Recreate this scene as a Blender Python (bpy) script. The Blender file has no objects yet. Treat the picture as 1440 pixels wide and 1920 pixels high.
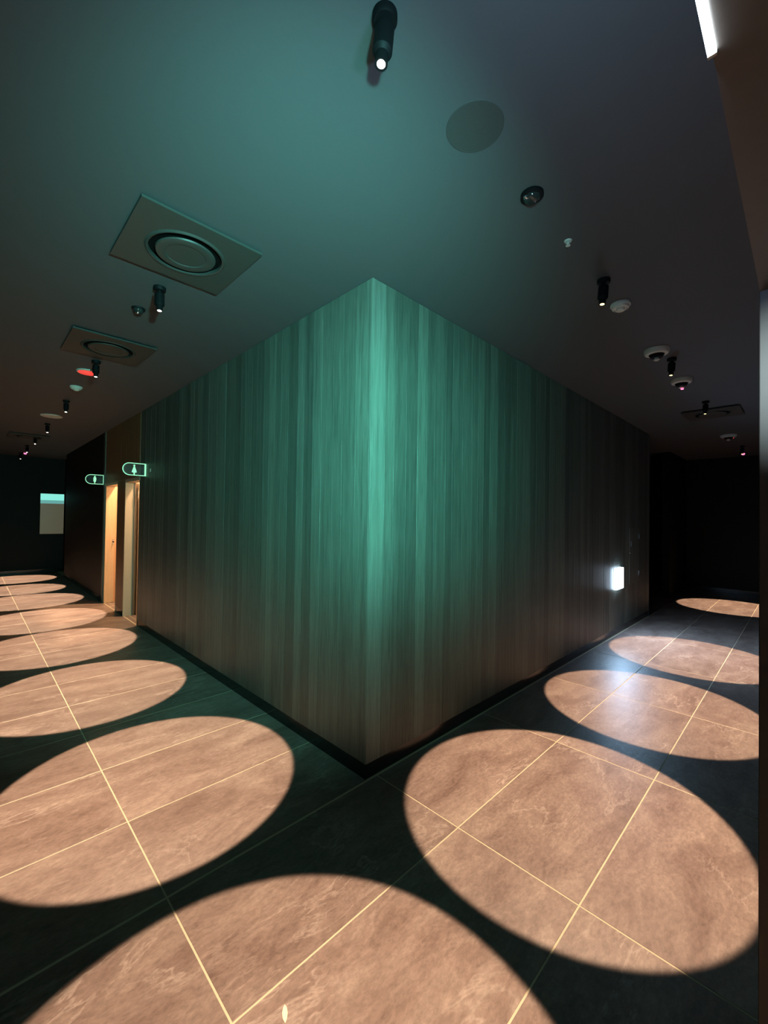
import bpy, bmesh, math, random
from mathutils import Vector, Matrix
random.seed(7)
S = bpy.context.scene
COL = S.collection
PI = math.pi
H = 3.05                                   # ceiling height

# ---------------------------------------------------------------- camera
cd = bpy.data.cameras.new('camera'); cam = bpy.data.objects.new('camera', cd); COL.objects.link(cam)
S.camera = cam
cd.sensor_fit = 'VERTICAL'; cd.sensor_height = 24.0; cd.lens = 786.1/1920*24.0
cd.clip_start = 0.02; cd.clip_end = 60
YAW, PITCH, ROLL = 0.7897, 0.0140, 0.0143
CAM = Vector((-1.724, -1.864, 1.580))
_f = Vector((math.cos(YAW)*math.cos(PITCH), math.sin(YAW)*math.cos(PITCH), math.sin(PITCH)))
_r = Vector((math.sin(YAW), -math.cos(YAW), 0)); _u = _r.cross(_f)
r2 = math.cos(ROLL)*_r + math.sin(ROLL)*_u
u2 = -math.sin(ROLL)*_r + math.cos(ROLL)*_u
M = Matrix((r2, u2, -_f)).transposed().to_4x4(); M.translation = CAM
cam.matrix_world = M

# ---------------------------------------------------------------- world, exposure
w = bpy.data.worlds.new('world'); S.world = w; w.use_nodes = True
w.node_tree.nodes['Background'].inputs[0].default_value = (0.001, 0.001, 0.001, 1)
w.node_tree.nodes['Background'].inputs[1].default_value = 0.4
vs = S.view_settings
vs.view_transform = 'Standard'; vs.look = 'None'; vs.gamma = 1; vs.exposure = 0.0; vs.use_curve_mapping = False

SPOT_W = 760.0
SPOT_C = (1.0, 0.73, 0.51)

def light(name, kind, loc, direction, power, color, parent=None, **kw):
    d = bpy.data.lights.new(name, kind); d.energy = power; d.color = color
    for k, v in kw.items(): setattr(d, k, v)
    o = bpy.data.objects.new(name, d); COL.objects.link(o)
    o.location = loc
    o.rotation_euler = Vector(direction).to_track_quat('-Z', 'Y').to_euler()
    if parent: o.parent = parent
    return o

# ---------------------------------------------------------------- materials
def mat(name, color=(.5, .5, .5), rough=.5, metal=0.0, emit=None, strength=0.0, spec=.5):
    m = bpy.data.materials.new(name); m.use_nodes = True
    b = m.node_tree.nodes['Principled BSDF']
    b.inputs['Base Color'].default_value = (*color, 1)
    b.inputs['Roughness'].default_value = rough
    b.inputs['Metallic'].default_value = metal
    b.inputs['Specular IOR Level'].default_value = spec
    if emit:
        b.inputs['Emission Color'].default_value = (*emit, 1)
        b.inputs['Emission Strength'].default_value = strength
    return m

def N(m, t, **kw):
    n = m.node_tree.nodes.new(t)
    for k, v in kw.items(): setattr(n, k, v)
    return n
def L(m, a, b): m.node_tree.links.new(a, b)

def add_grain(m, amount=.15, scale=60.0, bump=.05):
    """fine mottling so that no surface is a dead flat colour"""
    b = m.node_tree.nodes['Principled BSDF']; c = tuple(b.inputs['Base Color'].default_value)
    tc = N(m, 'ShaderNodeTexCoord'); nz = N(m, 'ShaderNodeTexNoise')
    nz.inputs['Scale'].default_value = scale; nz.inputs['Detail'].default_value = 4
    L(m, tc.outputs['Object'], nz.inputs['Vector'])
    rp = N(m, 'ShaderNodeMapRange'); rp.inputs[3].default_value = 1-amount; rp.inputs[4].default_value = 1+amount
    L(m, nz.outputs['Fac'], rp.inputs[0])
    mx = N(m, 'ShaderNodeVectorMath', operation='SCALE'); mx.inputs[0].default_value = c[:3]
    L(m, rp.outputs[0], mx.inputs['Scale']); L(m, mx.outputs[0], b.inputs['Base Color'])
    bp = N(m, 'ShaderNodeBump'); bp.inputs['Strength'].default_value = bump; bp.inputs['Distance'].default_value = .002
    L(m, nz.outputs['Fac'], bp.inputs['Height']); L(m, bp.outputs[0], b.inputs['Normal'])
    return m

def wood(name, dark, light_, rough=.5, var=.22, axis='Z', spec=.5):
    m = mat(name, light_, rough, spec=spec); b = m.node_tree.nodes['Principled BSDF']
    tc = N(m, 'ShaderNodeTexCoord'); oi = N(m, 'ShaderNodeObjectInfo')
    ofs = N(m, 'ShaderNodeVectorMath', operation='SCALE'); ofs.inputs[0].default_value = (13.7, 29.1, 41.3)
    L(m, oi.outputs['Random'], ofs.inputs['Scale'])
    add = N(m, 'ShaderNodeVectorMath', operation='ADD'); L(m, tc.outputs['Object'], add.inputs[0]); L(m, ofs.outputs[0], add.inputs[1])
    def streak(sx, sz, det):
        mp = N(m, 'ShaderNodeMapping'); mp.inputs['Scale'].default_value = (sx, sx, sz)
        L(m, add.outputs[0], mp.inputs['Vector'])
        nz = N(m, 'ShaderNodeTexNoise'); nz.inputs['Scale'].default_value = 1; nz.inputs['Detail'].default_value = det
        nz.inputs['Roughness'].default_value = .6
        L(m, mp.outputs[0], nz.inputs['Vector']); return nz.outputs['Fac']
    a = streak(110, 5, 5); c = streak(34, 1.0, 4)
    mm = N(m, 'ShaderNodeMix'); mm.inputs[0].default_value = .5; L(m, a, mm.inputs[2]); L(m, c, mm.inputs[3])
    mr = N(m, 'ShaderNodeMapRange'); mr.inputs[1].default_value = .33; mr.inputs[2].default_value = .67
    L(m, mm.outputs[0], mr.inputs[0])
    cm = N(m, 'ShaderNodeMix', data_type='RGBA'); cm.inputs[6].default_value = (*dark, 1); cm.inputs[7].default_value = (*light_, 1)
    L(m, mr.outputs[0], cm.inputs[0])
    vr = N(m, 'ShaderNodeMapRange'); vr.inputs[3].default_value = 1-var; vr.inputs[4].default_value = 1+var
    L(m, oi.outputs['Random'], vr.inputs[0])
    sc = N(m, 'ShaderNodeVectorMath', operation='SCALE'); L(m, cm.outputs[2], sc.inputs[0]); L(m, vr.outputs[0], sc.inputs['Scale'])
    L(m, sc.outputs[0], b.inputs['Base Color'])
    bp = N(m, 'ShaderNodeBump'); bp.inputs['Strength'].default_value = .35; bp.inputs['Distance'].default_value = .002
    L(m, a, bp.inputs['Height']); L(m, bp.outputs[0], b.inputs['Normal'])
    return m

def stone(name):
    m = mat(name, (.36, .27, .24), .3); b = m.node_tree.nodes['Principled BSDF']
    tc = N(m, 'ShaderNodeTexCoord'); oi = N(m, 'ShaderNodeObjectInfo')
    ofs = N(m, 'ShaderNodeVectorMath', operation='SCALE'); ofs.inputs[0].default_value = (37.7, 19.1, 11.3)
    L(m, oi.outputs['Random'], ofs.inputs['Scale'])
    add = N(m, 'ShaderNodeVectorMath', operation='ADD'); L(m, tc.outputs['Object'], add.inputs[0]); L(m, ofs.outputs[0], add.inputs[1])
    def noise(scale, det, dist, stretch=(1, 1, 1), rg=.6):
        mp = N(m, 'ShaderNodeMapping'); mp.inputs['Scale'].default_value = stretch; mp.inputs['Rotation'].default_value = (0, 0, .25)
        L(m, add.outputs[0], mp.inputs['Vector'])
        nz = N(m, 'ShaderNodeTexNoise'); nz.inputs['Scale'].default_value = scale; nz.inputs['Detail'].default_value = det
        nz.inputs['Distortion'].default_value = dist; nz.inputs['Roughness'].default_value = rg
        L(m, mp.outputs[0], nz.inputs['Vector']); return nz.outputs['Fac']
    cloud = noise(2.6, 9, .5, (.9, 1.9, 1), .72)
    fine = noise(34, 6, .3, (1, 1.8, 1), .72)
    vein = noise(1.5, 6, .5, (.8, 2.0, 1), .62)
    cr = N(m, 'ShaderNodeValToRGB'); e = cr.color_ramp
    e.elements[0].position = .3; e.elements[0].color = (.145, .092, .073, 1)
    e.elements[1].position = .72; e.elements[1].color = (.33, .25, .205, 1)
    x = e.elements.new(.5); x.color = (.23, .162, .135, 1)
    L(m, cloud, cr.inputs[0])
    # thin pale veins where the noise crosses its middle
    s = N(m, 'ShaderNodeMath', operation='SUBTRACT'); s.inputs[1].default_value = .5; L(m, vein, s.inputs[0])
    ab = N(m, 'ShaderNodeMath', operation='ABSOLUTE'); L(m, s.outputs[0], ab.inputs[0])
    mr = N(m, 'ShaderNodeMapRange'); mr.inputs[1].default_value = 0; mr.inputs[2].default_value = .016; mr.inputs[3].default_value = .6; mr.inputs[4].default_value = 0
    L(m, ab.outputs[0], mr.inputs[0])
    patch = N(m, 'ShaderNodeMapRange'); patch.inputs[1].default_value = .46; patch.inputs[2].default_value = .58; L(m, noise(1.3, 3, .2), patch.inputs[0])
    vm = N(m, 'ShaderNodeMath', operation='MULTIPLY'); L(m, mr.outputs[0], vm.inputs[0]); L(m, patch.outputs[0], vm.inputs[1])
    c1 = N(m, 'ShaderNodeMix', data_type='RGBA'); L(m, vm.outputs[0], c1.inputs[0]); L(m, cr.outputs[0], c1.inputs[6]); c1.inputs[7].default_value = (.42, .335, .285, 1)
    fr = N(m, 'ShaderNodeMapRange'); fr.inputs[1].default_value = .3; fr.inputs[2].default_value = .7; fr.inputs[3].default_value = .74; fr.inputs[4].default_value = 1.24
    L(m, fine, fr.inputs[0])
    vr = N(m, 'ShaderNodeMapRange'); vr.inputs[3].default_value = .92; vr.inputs[4].default_value = 1.08; L(m, oi.outputs['Random'], vr.inputs[0])
    mu = N(m, 'ShaderNodeMath', operation='MULTIPLY'); L(m, fr.outputs[0], mu.inputs[0]); L(m, vr.outputs[0], mu.inputs[1])
    sc = N(m, 'ShaderNodeVectorMath', operation='SCALE'); L(m, c1.outputs[2], sc.inputs[0]); L(m, mu.outputs[0], sc.inputs['Scale'])
    L(m, sc.outputs[0], b.inputs['Base Color'])
    rr = N(m, 'ShaderNodeMapRange'); rr.inputs[3].default_value = .36; rr.inputs[4].default_value = .50; L(m, fine, rr.inputs[0]); L(m, rr.outputs[0], b.inputs['Roughness'])
    ht = N(m, 'ShaderNodeMath', operation='MULTIPLY_ADD'); ht.inputs[1].default_value = .4; L(m, fine, ht.inputs[0]); L(m, cloud, ht.inputs[2])
    bp = N(m, 'ShaderNodeBump'); bp.inputs['Strength'].default_value = .35; bp.inputs['Distance'].default_value = .004
    L(m, ht.outputs[0], bp.inputs['Height']); L(m, bp.outputs[0], b.inputs['Normal'])
    return m

MT = dict(
    tile=stone('stone_tile'),
    grout=add_grain(mat('grout', (.60, .50, .335), .8), .06, 200, .1),
    ceiling=add_grain(mat('ceiling_paint', (.066, .071, .078), .7), .05, 90, .05),
    veneer=wood('grey_veneer', (.040, .048, .040), (.102, .118, .100), .5, .28),
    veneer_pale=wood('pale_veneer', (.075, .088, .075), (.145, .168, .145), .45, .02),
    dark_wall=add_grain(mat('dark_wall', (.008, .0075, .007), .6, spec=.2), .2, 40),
    brown=wood('brown_veneer', (.13, .065, .028), (.22, .115, .05), .5, .1),
    reveal=add_grain(mat('brown_reveal', (.12, .11, .10), .5), .1, 50),
    gloss_black=mat('gloss_black', (.012, .011, .011), .16, spec=.6),
    black=mat('black_metal', (.005, .005, .006), .6, spec=.12),
    grey_plastic=add_grain(mat('grey_vent', (.040, .043, .040), .5), .04, 30),
    vent_shade=mat('cavity_shade', (.002, .002, .002), .9, spec=.1),  # shade inside the vents, put in as near-black colour
    dark_plate=add_grain(mat('dark_plate', (.028, .028, .024), .6), .04, 30),
    lens_yellow=mat('lamp_lens_yellow', (1, 1, 1), .3, emit=(1, .80, .32), strength=3),
    white_plastic=add_grain(mat('white_plastic', (.6, .6, .54), .4), .04, 30),
    dark_glass=mat('dark_glass', (.02, .02, .02), .08),
    chrome=mat('chrome', (.7, .7, .72), .2, 1.0),
    lens=mat('lamp_lens', (1, 1, 1), .3, emit=(1, .9, .78), strength=9),
    led=mat('led_strip', (1, 1, 1), .3, emit=(.82, .92, 1), strength=14),
    walllamp=mat('wall_lamp_glow', (1, 1, 1), .3, emit=(.62, .8, 1), strength=16),
    sign=mat('sign_glow', (.3, .8, .5), .4, emit=(.42, 1, .60), strength=.8),
    pink=mat('pink_led', (1, .3, .5), .4, emit=(1, .18, .38), strength=2.2),
    red=mat('red_glow', (.8, .08, .05), .4, emit=(1, .07, .06), strength=.8),
    beige=add_grain(mat('beige_jamb', (.5, .40, .29), .5), .05, 20),
    orange=wood('orange_door', (.66, .40, .22), (.78, .50, .28), .45, .03),
    roomwall=add_grain(mat('room_wall', (.6, .48, .36), .7), .05, 20),
    screen_teal=mat('screen_teal', (.1, .3, .3), .3, emit=(.26, .85, .72), strength=.95),
    screen_teal2=mat('screen_teal_dim', (.1, .3, .3), .3, emit=(.15, .42, .40), strength=.8),
    screen_grey=mat('screen_grey', (.1, .1, .08), .3, emit=(.085, .07, .042), strength=.85),
    scrap=mat('scrap', (.95, .85, .55), .6),
)
g = bpy.data.materials.new('clear_glass'); g.use_nodes = True; nt = g.node_tree; nt.nodes.clear()
gt = nt.nodes.new('ShaderNodeBsdfTransparent'); gg = nt.nodes.new('ShaderNodeBsdfGlossy'); gg.inputs['Roughness'].default_value = .05
gm = nt.nodes.new('ShaderNodeMixShader'); gm.inputs[0].default_value = .05; go = nt.nodes.new('ShaderNodeOutputMaterial')
nt.links.new(gt.outputs[0], gm.inputs[1]); nt.links.new(gg.outputs[0], gm.inputs[2]); nt.links.new(gm.outputs[0], go.inputs[0])
MT['glass'] = g

# ---------------------------------------------------------------- mesh helpers
def mesh_of(bm, name, m, smooth=False):
    me = bpy.data.meshes.new(name); bm.normal_update(); bm.to_mesh(me); bm.free(); me.materials.append(MT[m])
    if smooth:
        for p in me.polygons: p.use_smooth = True
        try: me.set_sharp_from_angle(angle=math.radians(35))
        except Exception: pass
    return me
def link(name, me, parent=None, loc=(0, 0, 0), rot=None):
    o = bpy.data.objects.new(name, me); COL.objects.link(o); o.location = loc
    if rot: o.rotation_euler = rot
    if parent: o.parent = parent
    return o
def box(bm, a, b, bev=0.0):
    v = [bm.verts.new((x, y, z)) for x in (a[0], b[0]) for y in (a[1], b[1]) for z in (a[2], b[2])]
    fs = [bm.faces.new([v[i] for i in f]) for f in ((0, 1, 3, 2), (4, 6, 7, 5), (0, 4, 5, 1), (2, 3, 7, 6), (0, 2, 6, 4), (1, 5, 7, 3))]
    if bev:
        es = {e for f in fs for e in f.edges}
        bmesh.ops.bevel(bm, geom=list(es), offset=bev, segments=1, affect='EDGES')
def bobj(name, a, b, m, parent=None, bev=0.0):
    bm = bmesh.new(); box(bm, a, b, bev); return link(name, mesh_of(bm, name, m), parent)
def struct(o): o['kind'] = 'structure'; return o
def lathe(bm, prof, seg=32, cap=True):
    """prof: list of (radius, z); revolved about Z"""
    rings = []
    for r, z in prof:
        if r < 1e-6: rings.append([bm.verts.new((0, 0, z))])
        else: rings.append([bm.verts.new((r*math.cos(2*PI*i/seg), r*math.sin(2*PI*i/seg), z)) for i in range(seg)])
    for A, B in zip(rings, rings[1:]):
        for i in range(seg):
            j = (i+1) % seg
            vs_ = ([A[0]] if len(A) == 1 else [A[i], A[j]]) + ([B[0]] if len(B) == 1 else [B[j], B[i]])
            if len(vs_) > 2: bm.faces.new(vs_)
    bmesh.ops.recalc_face_normals(bm, faces=bm.faces[:])
def lobj(name, prof, m, parent=None, loc=(0, 0, 0), seg=32, rot=None):
    bm = bmesh.new(); lathe(bm, prof, seg); return link(name, mesh_of(bm, name, m, True), parent, loc, rot)
def thing(name, label, cat, loc, group=None, rot=None):
    o = bpy.data.objects.new(name, None); COL.objects.link(o); o.location = loc; o.empty_display_size = .1
    if rot: o.rotation_euler = rot
    o['label'] = label; o['category'] = cat
    if group: o['group'] = group
    return o
def copy_tree(o, parent=None):
    c = o.copy(); COL.objects.link(c); c.parent = parent
    for ch in list(o.children): copy_tree(ch, c)
    return c

# ================================================================ SETTING
# ---- floor: grout bed with stone tiles 1.2 x 0.6 m laid on it
ZG = -.0012
floor = struct(bobj('floor', (-3.2, -4.3, -.06), (11.2, 12.7, ZG), 'grout'))
GAP = .0034
tiles = {}
def tile_mesh(wx, wy):
    k = (round(wx, 3), round(wy, 3))
    if k not in tiles:
        bm = bmesh.new(); b = .0012; hx, hy = wx/2, wy/2; z0 = -.008
        lo = [bm.verts.new((sx*hx, sy*hy, z0)) for sx, sy in ((-1, -1), (1, -1), (1, 1), (-1, 1))]
        md = [bm.verts.new((sx*hx, sy*hy, -b*.6)) for sx, sy in ((-1, -1), (1, -1), (1, 1), (-1, 1))]
        hi = [bm.verts.new((sx*(hx-b), sy*(hy-b), 0)) for sx, sy in ((-1, -1), (1, -1), (1, 1), (-1, 1))]
        for i in range(4):
            j = (i+1) % 4
            bm.faces.new((lo[i], lo[j], md[j], md[i])); bm.faces.new((md[i], md[j], hi[j], hi[i]))
        bm.faces.new(hi)
        tiles[k] = mesh_of(bm, 'tile', 'tile')
    return tiles[k]
def tile_region(x0, x1, y0, y1, done=set()):
    gx0 = math.floor((x0+1.11)/1.2); gx1 = math.ceil((x1+1.11)/1.2)
    gy0 = math.floor((y0+.606)/.6); gy1 = math.ceil((y1+.606)/.6)
    for i in range(gx0, gx1):
        for j in range(gy0, gy1):
            a = max(x0, -1.11+1.2*i); b = min(x1, -1.11+1.2*(i+1)); c = max(y0, -.606+.6*j); d = min(y1, -.606+.6*(j+1))
            if b-a < .02 or d-c < .02: continue
            o = link('tile', tile_mesh(b-a-2*GAP, d-c-2*GAP), floor, ((a+b)/2, (c+d)/2, 0))
tile_region(-1.85, .012, 0.0, 12.45)         # left corridor
tile_region(-1.85, 10.35, -1.806, -.006)     # right corridor with the corner
tile_region(-2.31, 1.2, -3.6, -1.806)        # doorway the photographer stands in
tile_region(6.42, 10.35, -.006, 1.9)              # side passage at the end of the right wall
tile_region(.02, 2.0, 4.8, 6.95)             # floor of the rooms behind the two doors

# ---- ceiling
ceiling = struct(bobj('ceiling', (-3.2, -4.3, H), (11.2, 12.7, H+.12), 'ceiling'))

# ---- pillar walls clad with vertical veneer boards
def clad(wall, along, start, end, fixed=None, z0=.095, pale_first=False):
    p = start; k = 0; random.seed(11 if along == 'Y' else 23)
    widths = [.085, .10, .115, .13]; cache = {}
    while p < end-.005:
        wd = random.choice(widths)
        if p+wd > end-.05: wd = end-p
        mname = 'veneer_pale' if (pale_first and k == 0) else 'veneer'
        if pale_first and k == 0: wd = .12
        key = (round(wd, 3), mname)
        if key not in cache:
            bm = bmesh.new(); t = .012
            # local: X = across the wall, outward is -Y
            g_ = .0005; c = .0005
            pts = [(-wd/2+g_, t), (-wd/2+g_, c), (-wd/2+g_+c, 0), (wd/2-g_-c, 0), (wd/2-g_, c), (wd/2-g_, t)]
            lo = [bm.verts.new((x, y, z0)) for x, y in pts]; hi = [bm.verts.new((x, y, H-.004)) for x, y in pts]
            n = len(pts)
            for i in range(n-1): bm.faces.new((lo[i], lo[i+1], hi[i+1], hi[i]))
            bm.faces.new(lo[::-1]); bm.faces.new(hi)
            cache[key] = mesh_of(bm, 'board', mname)
        d = random.uniform(0, .0012)
        mid = p+wd/2
        if along == 'X': o = link('board', cache[key], wall, (mid, d, 0))
        else: o = link('board', cache[key], wall, (d, mid, 0), (0, 0, -PI/2))
        p += wd; k += 1
wall_left = struct(bobj('wall_left', (.015, .015, 0), (.2, 4.80, H), 'dark_wall'))
clad(wall_left, 'Y', .014, 4.80)
wall_right = struct(bobj('wall_right', (.2, .015, 0), (6.40, .2, H), 'dark_wall'))
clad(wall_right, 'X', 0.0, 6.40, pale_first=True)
bobj('end_panel', (6.40, 0, .0), (6.412, .2, H), 'veneer', wall_right)

# skirtings: gloss black, standing a little back from the boards
def skirting(name, a, b): return struct(bobj(name, a, b, 'gloss_black', bev=.001))
skirting('baseboard_left', (.006, .006, 0), (.0149, 4.80, .093))
skirting('baseboard_right', (.0151, .006, 0), (6.40, .0149, .093))

# ---- brown veneer wall with the two washroom doorways
wd_ = struct(bobj('wall_doors', (.03, 5.62, 0), (.17, 6.03, 2.07), 'dark_wall'))
TW = .13
bobj('panel', (0, 4.84, 2.12), (.012, 5.88, H), 'brown', wd_, .001)
bobj('panel', (0, 5.883, 2.12), (.012, 6.94, H), 'brown', wd_, .001)
bobj('panel', (0, 5.60, .09), (.012, 6.05, 2.118), 'brown', wd_, .001)
bobj('lintel', (.0, 4.84, 2.07), (TW, 5.60, 2.118), 'beige', wd_)
bobj('lintel', (.0, 6.05, 2.07), (TW, 6.94, 2.118), 'beige', wd_)
bobj('lintel_core', (.0125, 4.81, 2.12), (.17, 6.94, H), 'dark_wall', wd_)
bobj('kickboard', (.004, 5.60, 0), (.0125, 6.05, .088), 'gloss_black', wd_)
bobj('jamb', (.0, 5.575, 0), (.12, 5.60, 2.07), 'beige', wd_, .002)
bobj('jamb', (.12, 5.56, 0), (.135, 5.60, 2.07), 'reveal', wd_, .002)
bobj('jamb', (.135, 5.57, 0), (.17, 5.60, 2.07), 'brown', wd_, .002)
bobj('jamb', (.0, 6.05, 0), (.17, 6.075, 2.07), 'beige', wd_, .002)
bobj('jamb', (.0, 4.81, 0), (.17, 4.835, 2.07), 'brown', wd_, .002)
trim_1 = struct(bobj('trim_1', (-.012, 6.93, 0), (.2, 7.02, H), 'veneer', bev=.002))
# door leaf swung into the far washroom, edge-on to the corridor
door_1 = struct(bobj('door_1', (.004, 6.872, .004), (.80, 6.912, 2.066), 'orange', bev=.002))
bobj('lock_plate', (.115, 6.868, 1.04), (.14, 6.8722, 1.13), 'chrome', door_1, .001)
lobj('thumb_turn', [(0, 0), (.012, 0), (.012, .018), (0, .018)], 'black', door_1, (.127, 6.868, 1.085), 16, (PI/2, 0, 0))
door_2 = struct(bobj('door_2', (.175, 5.545, .004), (.93, 5.585, 2.066), 'beige', bev=.002))
lobj('closer_arm', [(0, 0), (.009, 0), (.009, .12), (0, .12)], 'chrome', door_2, (.165, 5.535, 1.84), 12)
# rooms behind
struct(bobj('wall_room_back', (2.0, 4.62, 0), (2.1, 7.1, H), 'roomwall'))
struct(bobj('wall_room_south', (.2, 4.62, 0), (2.0, 4.72, H), 'roomwall'))
struct(bobj('wall_room_north', (.2, 6.96, 0), (2.0, 7.06, H), 'roomwall'))
struct(bobj('wall_room_divider', (.17, 5.70, 0), (2.0, 5.95, H), 'roomwall'))
# ---- dark wall beyond the doors, end wall, passages
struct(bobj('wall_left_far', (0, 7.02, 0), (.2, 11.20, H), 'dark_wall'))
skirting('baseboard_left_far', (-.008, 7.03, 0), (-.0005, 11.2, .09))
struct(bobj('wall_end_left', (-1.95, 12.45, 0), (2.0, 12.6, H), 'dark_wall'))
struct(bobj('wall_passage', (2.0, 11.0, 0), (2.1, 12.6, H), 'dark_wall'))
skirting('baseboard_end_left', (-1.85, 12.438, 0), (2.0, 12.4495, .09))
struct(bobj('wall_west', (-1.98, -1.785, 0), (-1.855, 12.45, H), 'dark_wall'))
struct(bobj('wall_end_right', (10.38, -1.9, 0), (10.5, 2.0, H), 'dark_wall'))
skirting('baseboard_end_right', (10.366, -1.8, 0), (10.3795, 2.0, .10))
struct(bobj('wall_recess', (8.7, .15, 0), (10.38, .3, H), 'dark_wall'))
struct(bobj('wall_recess_back', (6.2, 1.9, 0), (8.9, 2.0, H), 'dark_wall'))
# ---- wall with the opening the picture is taken from
south = struct(bobj('wall_south', (-.385, -2.02, 0), (10.38, -1.785, H), 'reveal'))
struct(bobj('wall_south_header', (-1.98, -2.02, 2.137), (-.385, -1.785, H), 'reveal'))
struct(bobj('trim_2', (-.3855, -2.02, 0), (-.3845, -1.784, 2.137), 'reveal', bev=.0015))
struct(bobj('wall_south_pier', (-2.9, -2.02, 0), (-1.855, -1.785, H), 'reveal'))
struct(bobj('wall_back', (-2.9, -3.8, 0), (1.2, -3.7, H), 'reveal'))
struct(bobj('wall_back_west', (-3.0, -3.7, 0), (-2.9, -1.785, H), 'reveal'))
struct(bobj('wall_back_east', (1.2, -3.8, 0), (1.3, -2.02, H), 'reveal'))

# ================================================================ CEILING SPOTLIGHTS
def spotlight(x, y, tx, ty, radius, label, idx, bright=1.0, lit=True):
    base = Vector((x, y, H)); tip = Vector((x, y, H-.045)); aim = Vector((tx, ty, 0))
    t = thing('ceiling_spotlight', label, 'spotlight', base, 'black spotlights along the corridor ceiling')
    lobj('canopy', [(0, 0), (.037, 0), (.037, -.018), (.033, -.024), (0, -.024)], 'black', t)
    lobj('knuckle', [(0, -.02), (.012, -.02), (.012, -.05), (0, -.05)], 'black', t, seg=16)
    d = (aim-tip).normalized(); q = d.to_track_quat('-Z', 'Y').to_euler()
    hd = lobj('head', [(0, .0), (.020, .0), (.029, -.008), (.029, -.078), (.024, -.084), (.019, -.088), (.019, -.118), (.0135, -.118), (.0135, -.112), (0, -.112)],
              'black', t, (0, 0, -.038), 32, q)
    r = lobj('lens', [(0, -.121), (.008, -.1195), (.0125, -.117), (0, -.1165)], 'lens_yellow' if x > .5 else 'lens', hd, seg=20)
    off = d*.128
    sp = light('bulb', 'SPOT', Vector((0, 0, -.038))+off, d, SPOT_W*bright, SPOT_C, t, spot_blend=.08, shadow_soft_size=.008)
    sp.data.spot_size = 2*math.atan(radius/(aim-(base+Vector((0, 0, -.15)))).length)
    return t
LS = [
 (-.888, -.995, -1.19, -.98, .905, 'nearest black spotlight, above the corner, with its bright lens facing the viewer', 1.0),
 (-.873, 1.085, -.90, .88, .82, 'black spotlight on the left corridor ceiling just beyond the larger square vent', 1.12),
 (-.878, 2.957, -.93, 2.69, .815, 'black spotlight on the left ceiling beside the red glowing detector', 1.2),
 (-.845, 4.938, -.93, 4.46, .83, 'black spotlight between the small white detector and the flat cream disc', 1.25),
 (-.828, 6.919, -.92, 6.16, .82, 'black spotlight just past the flat cream disc on the left ceiling', 1.3),
 (-.84, 8.55, -.925, 7.96, .82, 'third farthest black spotlight of the left corridor, next to the dark vent', 1.3),
 (-.84, 10.1, -.925, 9.56, .76, 'second farthest black spotlight of the left corridor', 1.3),
 (-.84, 11.70, -.90, 11.34, .79, 'last black spotlight, close to the end wall of the left corridor', 1.3),
 (.998, -.992, .651, -.906, .86, 'black spotlight with a yellow glowing lens beside the plain white detector on the right', 1.0),
 (2.736, -1.01, 2.49, -.905, .845, 'black spotlight between the two white detectors with dark domes', 1.0),
 (4.60, -1.0, 4.38, -.90, .86, 'black spotlight on the right ceiling in front of the dark square vent', 1.0),
 (8.72, -1.0, 8.50, -.885, .87, 'farthest black spotlight of the right corridor', 1.1),
]
for i, (x, y, tx, ty, r, lab, br) in enumerate(LS): spotlight(x, y, tx, ty, r, lab, i, br)

# ================================================================ LED STRIP under the opening's head
led = thing('led_strip', 'white glowing LED strip along the lower edge of the opening overhead', 'light strip', (-1.485, -1.785, 2.137))
bobj('diffuser', (-.375, -.0045, -.004), (.375, .0045, .004), 'led', led, .0015)
bobj('end_cap', (.375, -.0045, -.004), (.379, .0045, .004), 'white_plastic', led)
light('led_light', 'AREA', (-.05, .03, .0), (-.1, 1.0, .95), 8, (.26, 1.0, .86), led, shape='RECTANGLE', size=.60, size_y=.02, spread=math.radians(150))
light('led_light', 'AREA', (.33, .03, .0), (.45, .8, 1.0), 7.5, (.42, .62, 1.0), led, shape='RECTANGLE', size=.10, size_y=.02, spread=math.radians(160))
light('led_beam', 'SPOT', (.05, .04, .0), (1.00, 1.85, .08), 600, (.24, 1.0, .86), led, spot_size=math.radians(96), spot_blend=1.0, shadow_soft_size=.03)
light('led_beam', 'SPOT', (.30, .04, .0), (1.28, 1.60, -.18), 300, (.16, 1.0, .78), led, spot_size=math.radians(56), spot_blend=1.0, shadow_soft_size=.03)
light('led_end_glow', 'SPOT', (.375, -.012, -.04), (1.0, -.10, -.24), 34, (.75, .95, 1.0), led, spot_size=math.radians(34), spot_blend=1.0, shadow_soft_size=.01)

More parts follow.
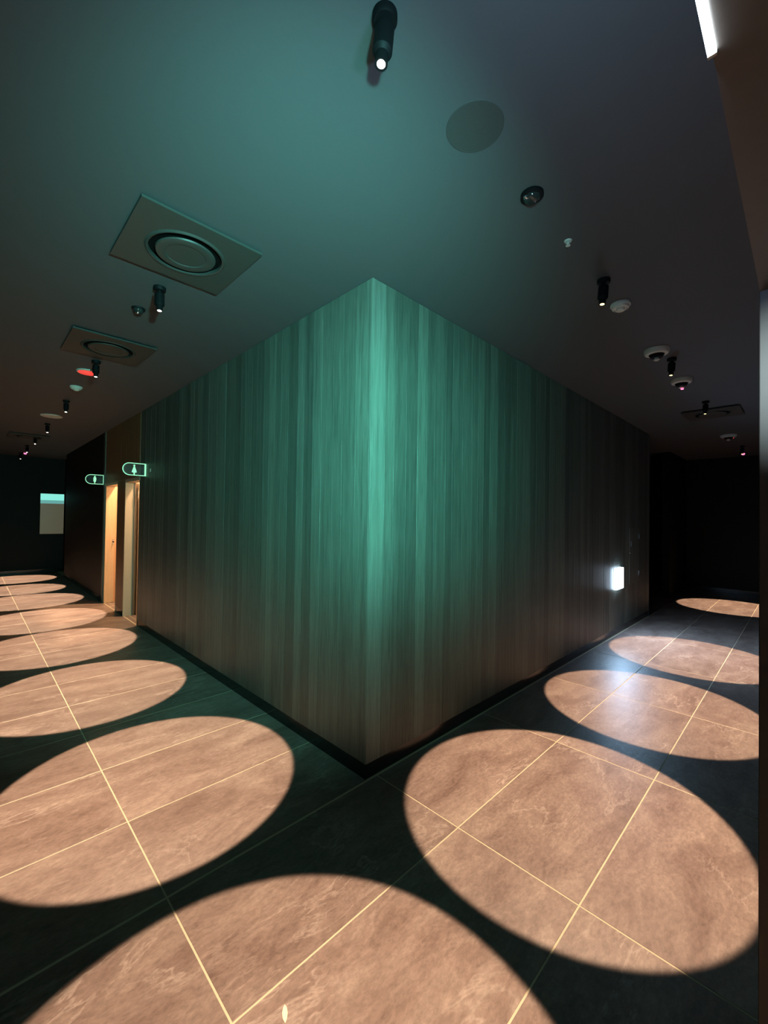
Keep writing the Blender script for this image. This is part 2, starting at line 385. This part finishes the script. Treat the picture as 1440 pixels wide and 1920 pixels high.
# ================================================================ VENTS
def vent(x, y, label, s=.30, pm='dark_plate'):
    t = thing('air_vent', label, 'vent', (x, y, H), 'square ceiling air vents')
    R = .186; n = 48; z = -.022; zt = -.010
    bm = bmesh.new()
    # square plate with a round hole, rolled lip
    circ = [(R*math.cos(2*PI*i/n), R*math.sin(2*PI*i/n)) for i in range(n)]
    def sq(a):
        c, s_ = math.cos(a), math.sin(a); k = s/max(abs(c), abs(s_)); return (c*k, s_*k)
    outer = [sq(2*PI*i/n) for i in range(n)]
    A = [bm.verts.new((*p, zt)) for p in outer]; B = [bm.verts.new((*p, z)) for p in outer]
    C = [bm.verts.new((p[0]*1.10, p[1]*1.10, z)) for p in circ]; D = [bm.verts.new((p[0]*1.05, p[1]*1.05, z-.008)) for p in circ]
    E_ = [bm.verts.new((*p, z-.006)) for p in circ]; F = [bm.verts.new((*p, zt)) for p in circ]
    for P_, Q_ in ((A, B), (B, C), (C, D), (D, E_), (E_, F)):
        for i in range(n):
            j = (i+1) % n; bm.faces.new((P_[i], P_[j], Q_[j], Q_[i]))
    bmesh.ops.recalc_face_normals(bm, faces=bm.faces[:])
    link('plate', mesh_of(bm, 'plate', pm, True), t)
    bobj('back_box', (-.285, -.285, -.0098), (.285, .285, 0), 'vent_shade', t)
    lobj('dish', [(0, -.030), (.10, -.030), (.104, -.034), (.134, -.037), (.149, -.033), (.153, -.026), (.135, -.021), (0, -.020)], pm, t, seg=48)
    lobj('hub', [(0, -.008), (.05, -.008), (.05, -.030), (0, -.022)], 'vent_shade', t, seg=24)
    return t
vent(-.893, .566, 'larger looking square grey vent with round dish, nearest on the left ceiling', pm='grey_plastic')
vent(-.875, 2.46, 'dim square vent with round dish behind the red detector and its spotlight')
vent(-.93, 8.6, 'dark square vent farthest along the left corridor ceiling')
vent(5.30, -.98, 'dark square vent far along the right corridor ceiling')

# ================================================================ DETECTORS etc.
def detector(x, y, d, label, style='plain', name='smoke_detector', cat='detector', group=None):
    r = d/2; t = thing(name, label, cat, (x, y, H), group)
    if style == 'plain':
        lobj('base', [(0, 0), (r, 0), (r, -.012), (r*.95, -.016), (0, -.016)], 'white_plastic', t)
        lobj('cover', [(0, -.016), (r*.9, -.016), (r*.82, -.03), (r*.62, -.036), (r*.58, -.030), (r*.45, -.030), (r*.40, -.046), (r*.2, -.05), (0, -.05)], 'white_plastic', t)
    elif style == 'dome':
        lobj('base', [(0, 0), (r, 0), (r, -.022), (r*.88, -.040), (r*.62, -.044), (0, -.044)], 'white_plastic', t)
        lobj('neck', [(0, -.044), (r*.62, -.044), (r*.46, -.068), (0, -.070)], 'black', t)
        lobj('cap', [(0, -.068), (r*.16, -.068), (r*.16, -.082), (r*.26, -.086), (r*.12, -.096), (0, -.097)], 'white_plastic', t, seg=20)
    elif style == 'flat':
        lobj('base', [(0, 0), (r, 0), (r, -.006), (r*.96, -.012), (0, -.014)], 'white_plastic', t)
        lobj('screw', [(0, -.0135), (.006, -.0135), (.006, -.016), (0, -.016)], 'grey_plastic', t, seg=12)
    return t
detector(-.878, 3.38, .19, 'pale detector with a red glowing underside on the left ceiling', 'flat')
t = bpy.context.scene.collection.objects
rd = [o for o in COL.objects if o.get('label', '').startswith('pale detector with a red')][0]
lobj('red_ring', [(0, -.0145), (.082, -.0145), (.075, -.019), (0, -.021)], 'red', rd)
detector(-.865, 4.10, .125, 'small white detector on the left ceiling between red detector and cream disc', 'plain')
detector(-.86, 6.17, .27, 'flat cream disc on the left ceiling near the far spotlights', 'flat', 'ceiling_disc', 'disc')
detector(1.385, -.975, .125, 'plain white detector right of the yellow lensed spotlight', 'plain')
detector(2.425, -.96, .19, 'white detector with dark dome, the nearer of the two alike', 'dome')
o = detector(3.465, -.955, .19, 'white detector with dark dome and a pink indicator glow, behind a spotlight', 'dome')
lobj('indicator', [(0, -.006), (.013, -.004), (.013, .004), (0, .006)], 'pink', o, (-.008, -.008, -.103), 12)
o = detector(7.29, -.94, .22, 'distant detector with a red glow on the right ceiling', 'dome')
lobj('red_ring', [(0, -.0445), (.07, -.0445), (.06, -.052), (0, -.052)], 'red', o, (0.04, 0, 0))
def pink(x, y, label):
    t = thing('indicator_lamp', label, 'indicator lamp', (x, y, H))
    lobj('base', [(0, 0), (.06, 0), (.055, -.02), (0, -.02)], 'black', t)
    lobj('glow', [(0, -.02), (.03, -.02), (.026, -.045), (0, -.055)], 'pink', t, seg=16)
pink(-.77, 11.5, 'pink glowing indicator on the ceiling at the far left end')
pink(9.72, -.93, 'pink glowing indicator on the ceiling at the far right end')
# black dome camera, right of the corner
t = thing('dome_camera', 'small black dome with two glints on the ceiling right of the corner', 'camera', (.055, -.99, H))
lobj('base', [(0, 0), (.05, 0), (.05, -.012), (.044, -.016), (0, -.016)], 'black', t)
lobj('dome', [(.038, -.014), (.036, -.022), (.028, -.030), (.015, -.035), (0, -.036)], 'dark_glass', t)
lobj('side_cap', [(0, -.0165), (.010, -.0165), (.008, -.024), (0, -.027)], 'chrome', t, (-.033, .014, -.006), 14)
# dark dome detector beyond the first vent
t = thing('dome_camera', 'small dark dome with a white glint beside the spotlight past the larger vent', 'camera', (-.89, 1.50, H))
lobj('base', [(0, 0), (.045, 0), (.042, -.008), (0, -.008)], 'black', t)
lobj('dome', [(.034, -.008), (.032, -.020), (.025, -.031), (.013, -.037), (0, -.038)], 'dark_glass', t)
lobj('lens', [(0, 0), (.007, 0), (.005, -.006), (0, -.008)], 'chrome', t, (-.006, -.012, -.035), 12)
# sprinkler
t = thing('sprinkler', 'tiny pale sprinkler head alone on the ceiling between black dome and spotlight', 'sprinkler', (.486, -.98, H))
lobj('rosette', [(0, 0), (.020, 0), (.016, -.006), (0, -.008)], 'white_plastic', t, seg=20)
lobj('nozzle', [(0, -.008), (.006, -.008), (.005, -.022), (.012, -.024), (.012, -.026), (0, -.026)], 'white_plastic', t, seg=16)
# round speaker
MT['grille'] = add_grain(mat('grille', (.042, .043, .043), .7), .3, 400, .6)
t = thing('ceiling_speaker', 'round dark flush speaker grille on the ceiling right of the nearest spotlight', 'speaker', (-.402, -.985, H))
lobj('rim', [(.100, 0), (.107, 0), (.106, -.0015), (.101, -.002), (.100, -.001)], 'grille', t, seg=48)
lobj('grille', [(0, -.0015), (.1005, -.0015), (.1005, -.0003), (0, -.0003)], 'grille', t, seg=48)

# ================================================================ WASHROOM SIGNS
def prism(bm, pts, y0, y1):
    a = [bm.verts.new((x, y0, z)) for x, z in pts]; b = [bm.verts.new((x, y1, z)) for x, z in pts]; n = len(pts)
    bm.faces.new(a); bm.faces.new(b[::-1])
    for i in range(n): j = (i+1) % n; bm.faces.new((a[j], a[i], b[i], b[j]))
    bmesh.ops.recalc_face_normals(bm, faces=bm.faces[:])
def sign(y, woman, label):
    t = thing('washroom_sign', label, 'sign', (0, y, 2.19))
    R = .085; x1 = -.008; x0 = -.282
    def outline(r):
        e = R-r; pts = [(x1-e, r), (x1-e, -r)]
        for i in range(13):
            a = -PI/2-PI*i/12; pts.append((x0+R+r*math.cos(a), r*math.sin(a)))
        return pts
    o, i_ = outline(R), outline(R-.009)
    bm = bmesh.new(); n = len(o)
    for y_ in (-.005, .005):
        A = [bm.verts.new((x, y_, z)) for x, z in o]; B = [bm.verts.new((x, y_, z)) for x, z in i_]
        for k in range(n): j = (k+1) % n; bm.faces.new((A[k], A[j], B[j], B[k]))
        if y_ < 0: A0, B0 = A, B
    for P_, Q_ in ((A0, A), (B0, B)):
        for k in range(n): j = (k+1) % n; bm.faces.new((P_[k], P_[j], Q_[j], Q_[k]))
    bmesh.ops.recalc_face_normals(bm, faces=bm.faces[:])
    link('frame', mesh_of(bm, 'frame', 'sign'), t)
    bm = bmesh.new(); prism(bm, outline(R-.0092), -.002, .002); link('pane', mesh_of(bm, 'pane', 'glass'), t)
    bobj('wall_bracket', (-.008, -.007, -.085), (0, .007, .085), 'sign', t)
    cx = -.142
    bm = bmesh.new()
    prism(bm, [(cx+.011*math.cos(a*PI/8), .050+.012*math.sin(a*PI/8)) for a in range(16)], -.004, .004)
    if woman: body = [(-.008, .036), (.008, .036), (.016, .006), (.030, -.036), (.024, -.044), (.007, -.046), (.007, -.073), (-.007, -.073), (-.007, -.046), (-.024, -.044), (-.030, -.036), (-.016, .006)]
    else: body = [(-.012, .038), (.012, .038), (.020, .030), (.021, .0), (.018, -.034), (.010, -.046), (.006, -.05), (.006, -.073), (-.006, -.073), (-.006, -.05), (-.010, -.046), (-.018, -.034), (-.021, 0), (-.020, .030)]
    prism(bm, [(cx+x, z) for x, z in body], -.004, .004)
    link('pictogram', mesh_of(bm, 'pictogram', 'sign'), t)
sign(4.54, True, 'glowing mint green sign with a woman figure, beside the nearer doorway')
sign(7.03, False, 'glowing mint green sign with a man figure, beyond the farther doorway')
t = thing('wallplate', 'tiny grey sensor on the wall right of the woman sign', 'wallplate', (0, 4.30, 2.17))  # small cap plate added for a tiny reflection beside the sign
bobj('base', (-.006, -.02, -.03), (.001, .02, .03), 'grey_plastic', t, .002)
bobj('cover', (-.014, -.014, -.022), (-.006, .014, .022), 'white_plastic', t, .003)

# ================================================================ washroom ceiling lamps
for (y, p, lab) in ((5.20, 85, 'washroom lamp behind the nearer doorway'), (6.50, 130, 'washroom lamp behind the farther doorway')):
    t = thing('room_lamp', 'flat round ' + lab, 'lamp', (.62, y, H))
    lobj('body', [(0, 0), (.11, 0), (.11, -.03), (0, -.03)], 'white_plastic', t)
    light('bulb', 'AREA', (0, 0, -.04), (0, 0, -1), p, (1, .66, .38), t, shape='DISK', size=.10)

# ================================================================ WALL LAMP on the right wall
t = thing('wall_lamp', 'dazzling white box lamp low on the right wall', 'lamp', (4.72, 0, .785))
bobj('housing', (-.15, -.004, -.15), (.15, .001, .15), 'white_plastic', t, .001)
bobj('diffuser', (-.145, -.042, -.145), (.145, -.0045, .145), 'walllamp', t, .004)
light('glow', 'AREA', (0, -.06, 0), (.0, -1, -.30), 45, (.42, .68, 1.0), t, shape='RECTANGLE', size=.28, size_y=.25)
# service hatch right of it
t = thing('service_hatch', 'flush dark service hatch in the right wall beyond the white lamp', 'hatch', (5.53, 0, 1.06))
bobj('leaf', (-.25, -.006, -.42), (.25, .001, .42), 'veneer', t, .002)
for z in (.29, -.29): bobj('hinge', (.208, -.016, z-.04), (.222, -.006, z+.04), 'chrome', t, .002)
bobj('pull', (-.236, -.022, .15), (-.222, -.006, .22), 'chrome', t, .002)
lobj('keyhole', [(0, 0), (.012, 0), (.010, .007), (0, .008)], 'chrome', t, (-.23, -.006, .05), 14, (PI/2, 0, 0))

# ================================================================ DISPLAY on the left end wall
t = thing('wall_display', 'small upright display with a bright teal band on the far left end wall', 'display', (-.125, 12.45, 1.565))
bobj('case', (-.265, -.05, -.55), (.265, 0, .55), 'black', t, .004)
bobj('screen', (-.25, -.054, -.54), (.25, -.0505, .27), 'screen_grey', t)
bobj('header_band', (-.25, -.056, .36), (.25, -.0505, .53), 'screen_teal', t)
bobj('lower_band', (-.25, -.055, .27), (.25, -.0505, .36), 'screen_teal2', t)

# ================================================================ SCRAP on the floor
bm = bmesh.new()
pts = [(-.026, 0), (-.014, .007), (.004, .0085), (.018, .005), (.026, 0), (.016, -.006), (0, -.0085), (-.016, -.006)]
top = [bm.verts.new((x, y, .0016+.002*(1-abs(x)/.026))) for x, y in pts]; bot = [bm.verts.new((x, y, .0002)) for x, y in pts]
bm.faces.new(top); bm.faces.new(bot[::-1])
for i in range(8): j = (i+1) % 8; bm.faces.new((top[j], top[i], bot[i], bot[j]))
o = link('paper_scrap', mesh_of(bm, 'paper_scrap', 'scrap'), None, (-.978, -.697, .0), (0, 0, 1.05))
o['label'] = 'tiny cream scrap lying on the lit tile at the bottom'; o['category'] = 'litter'
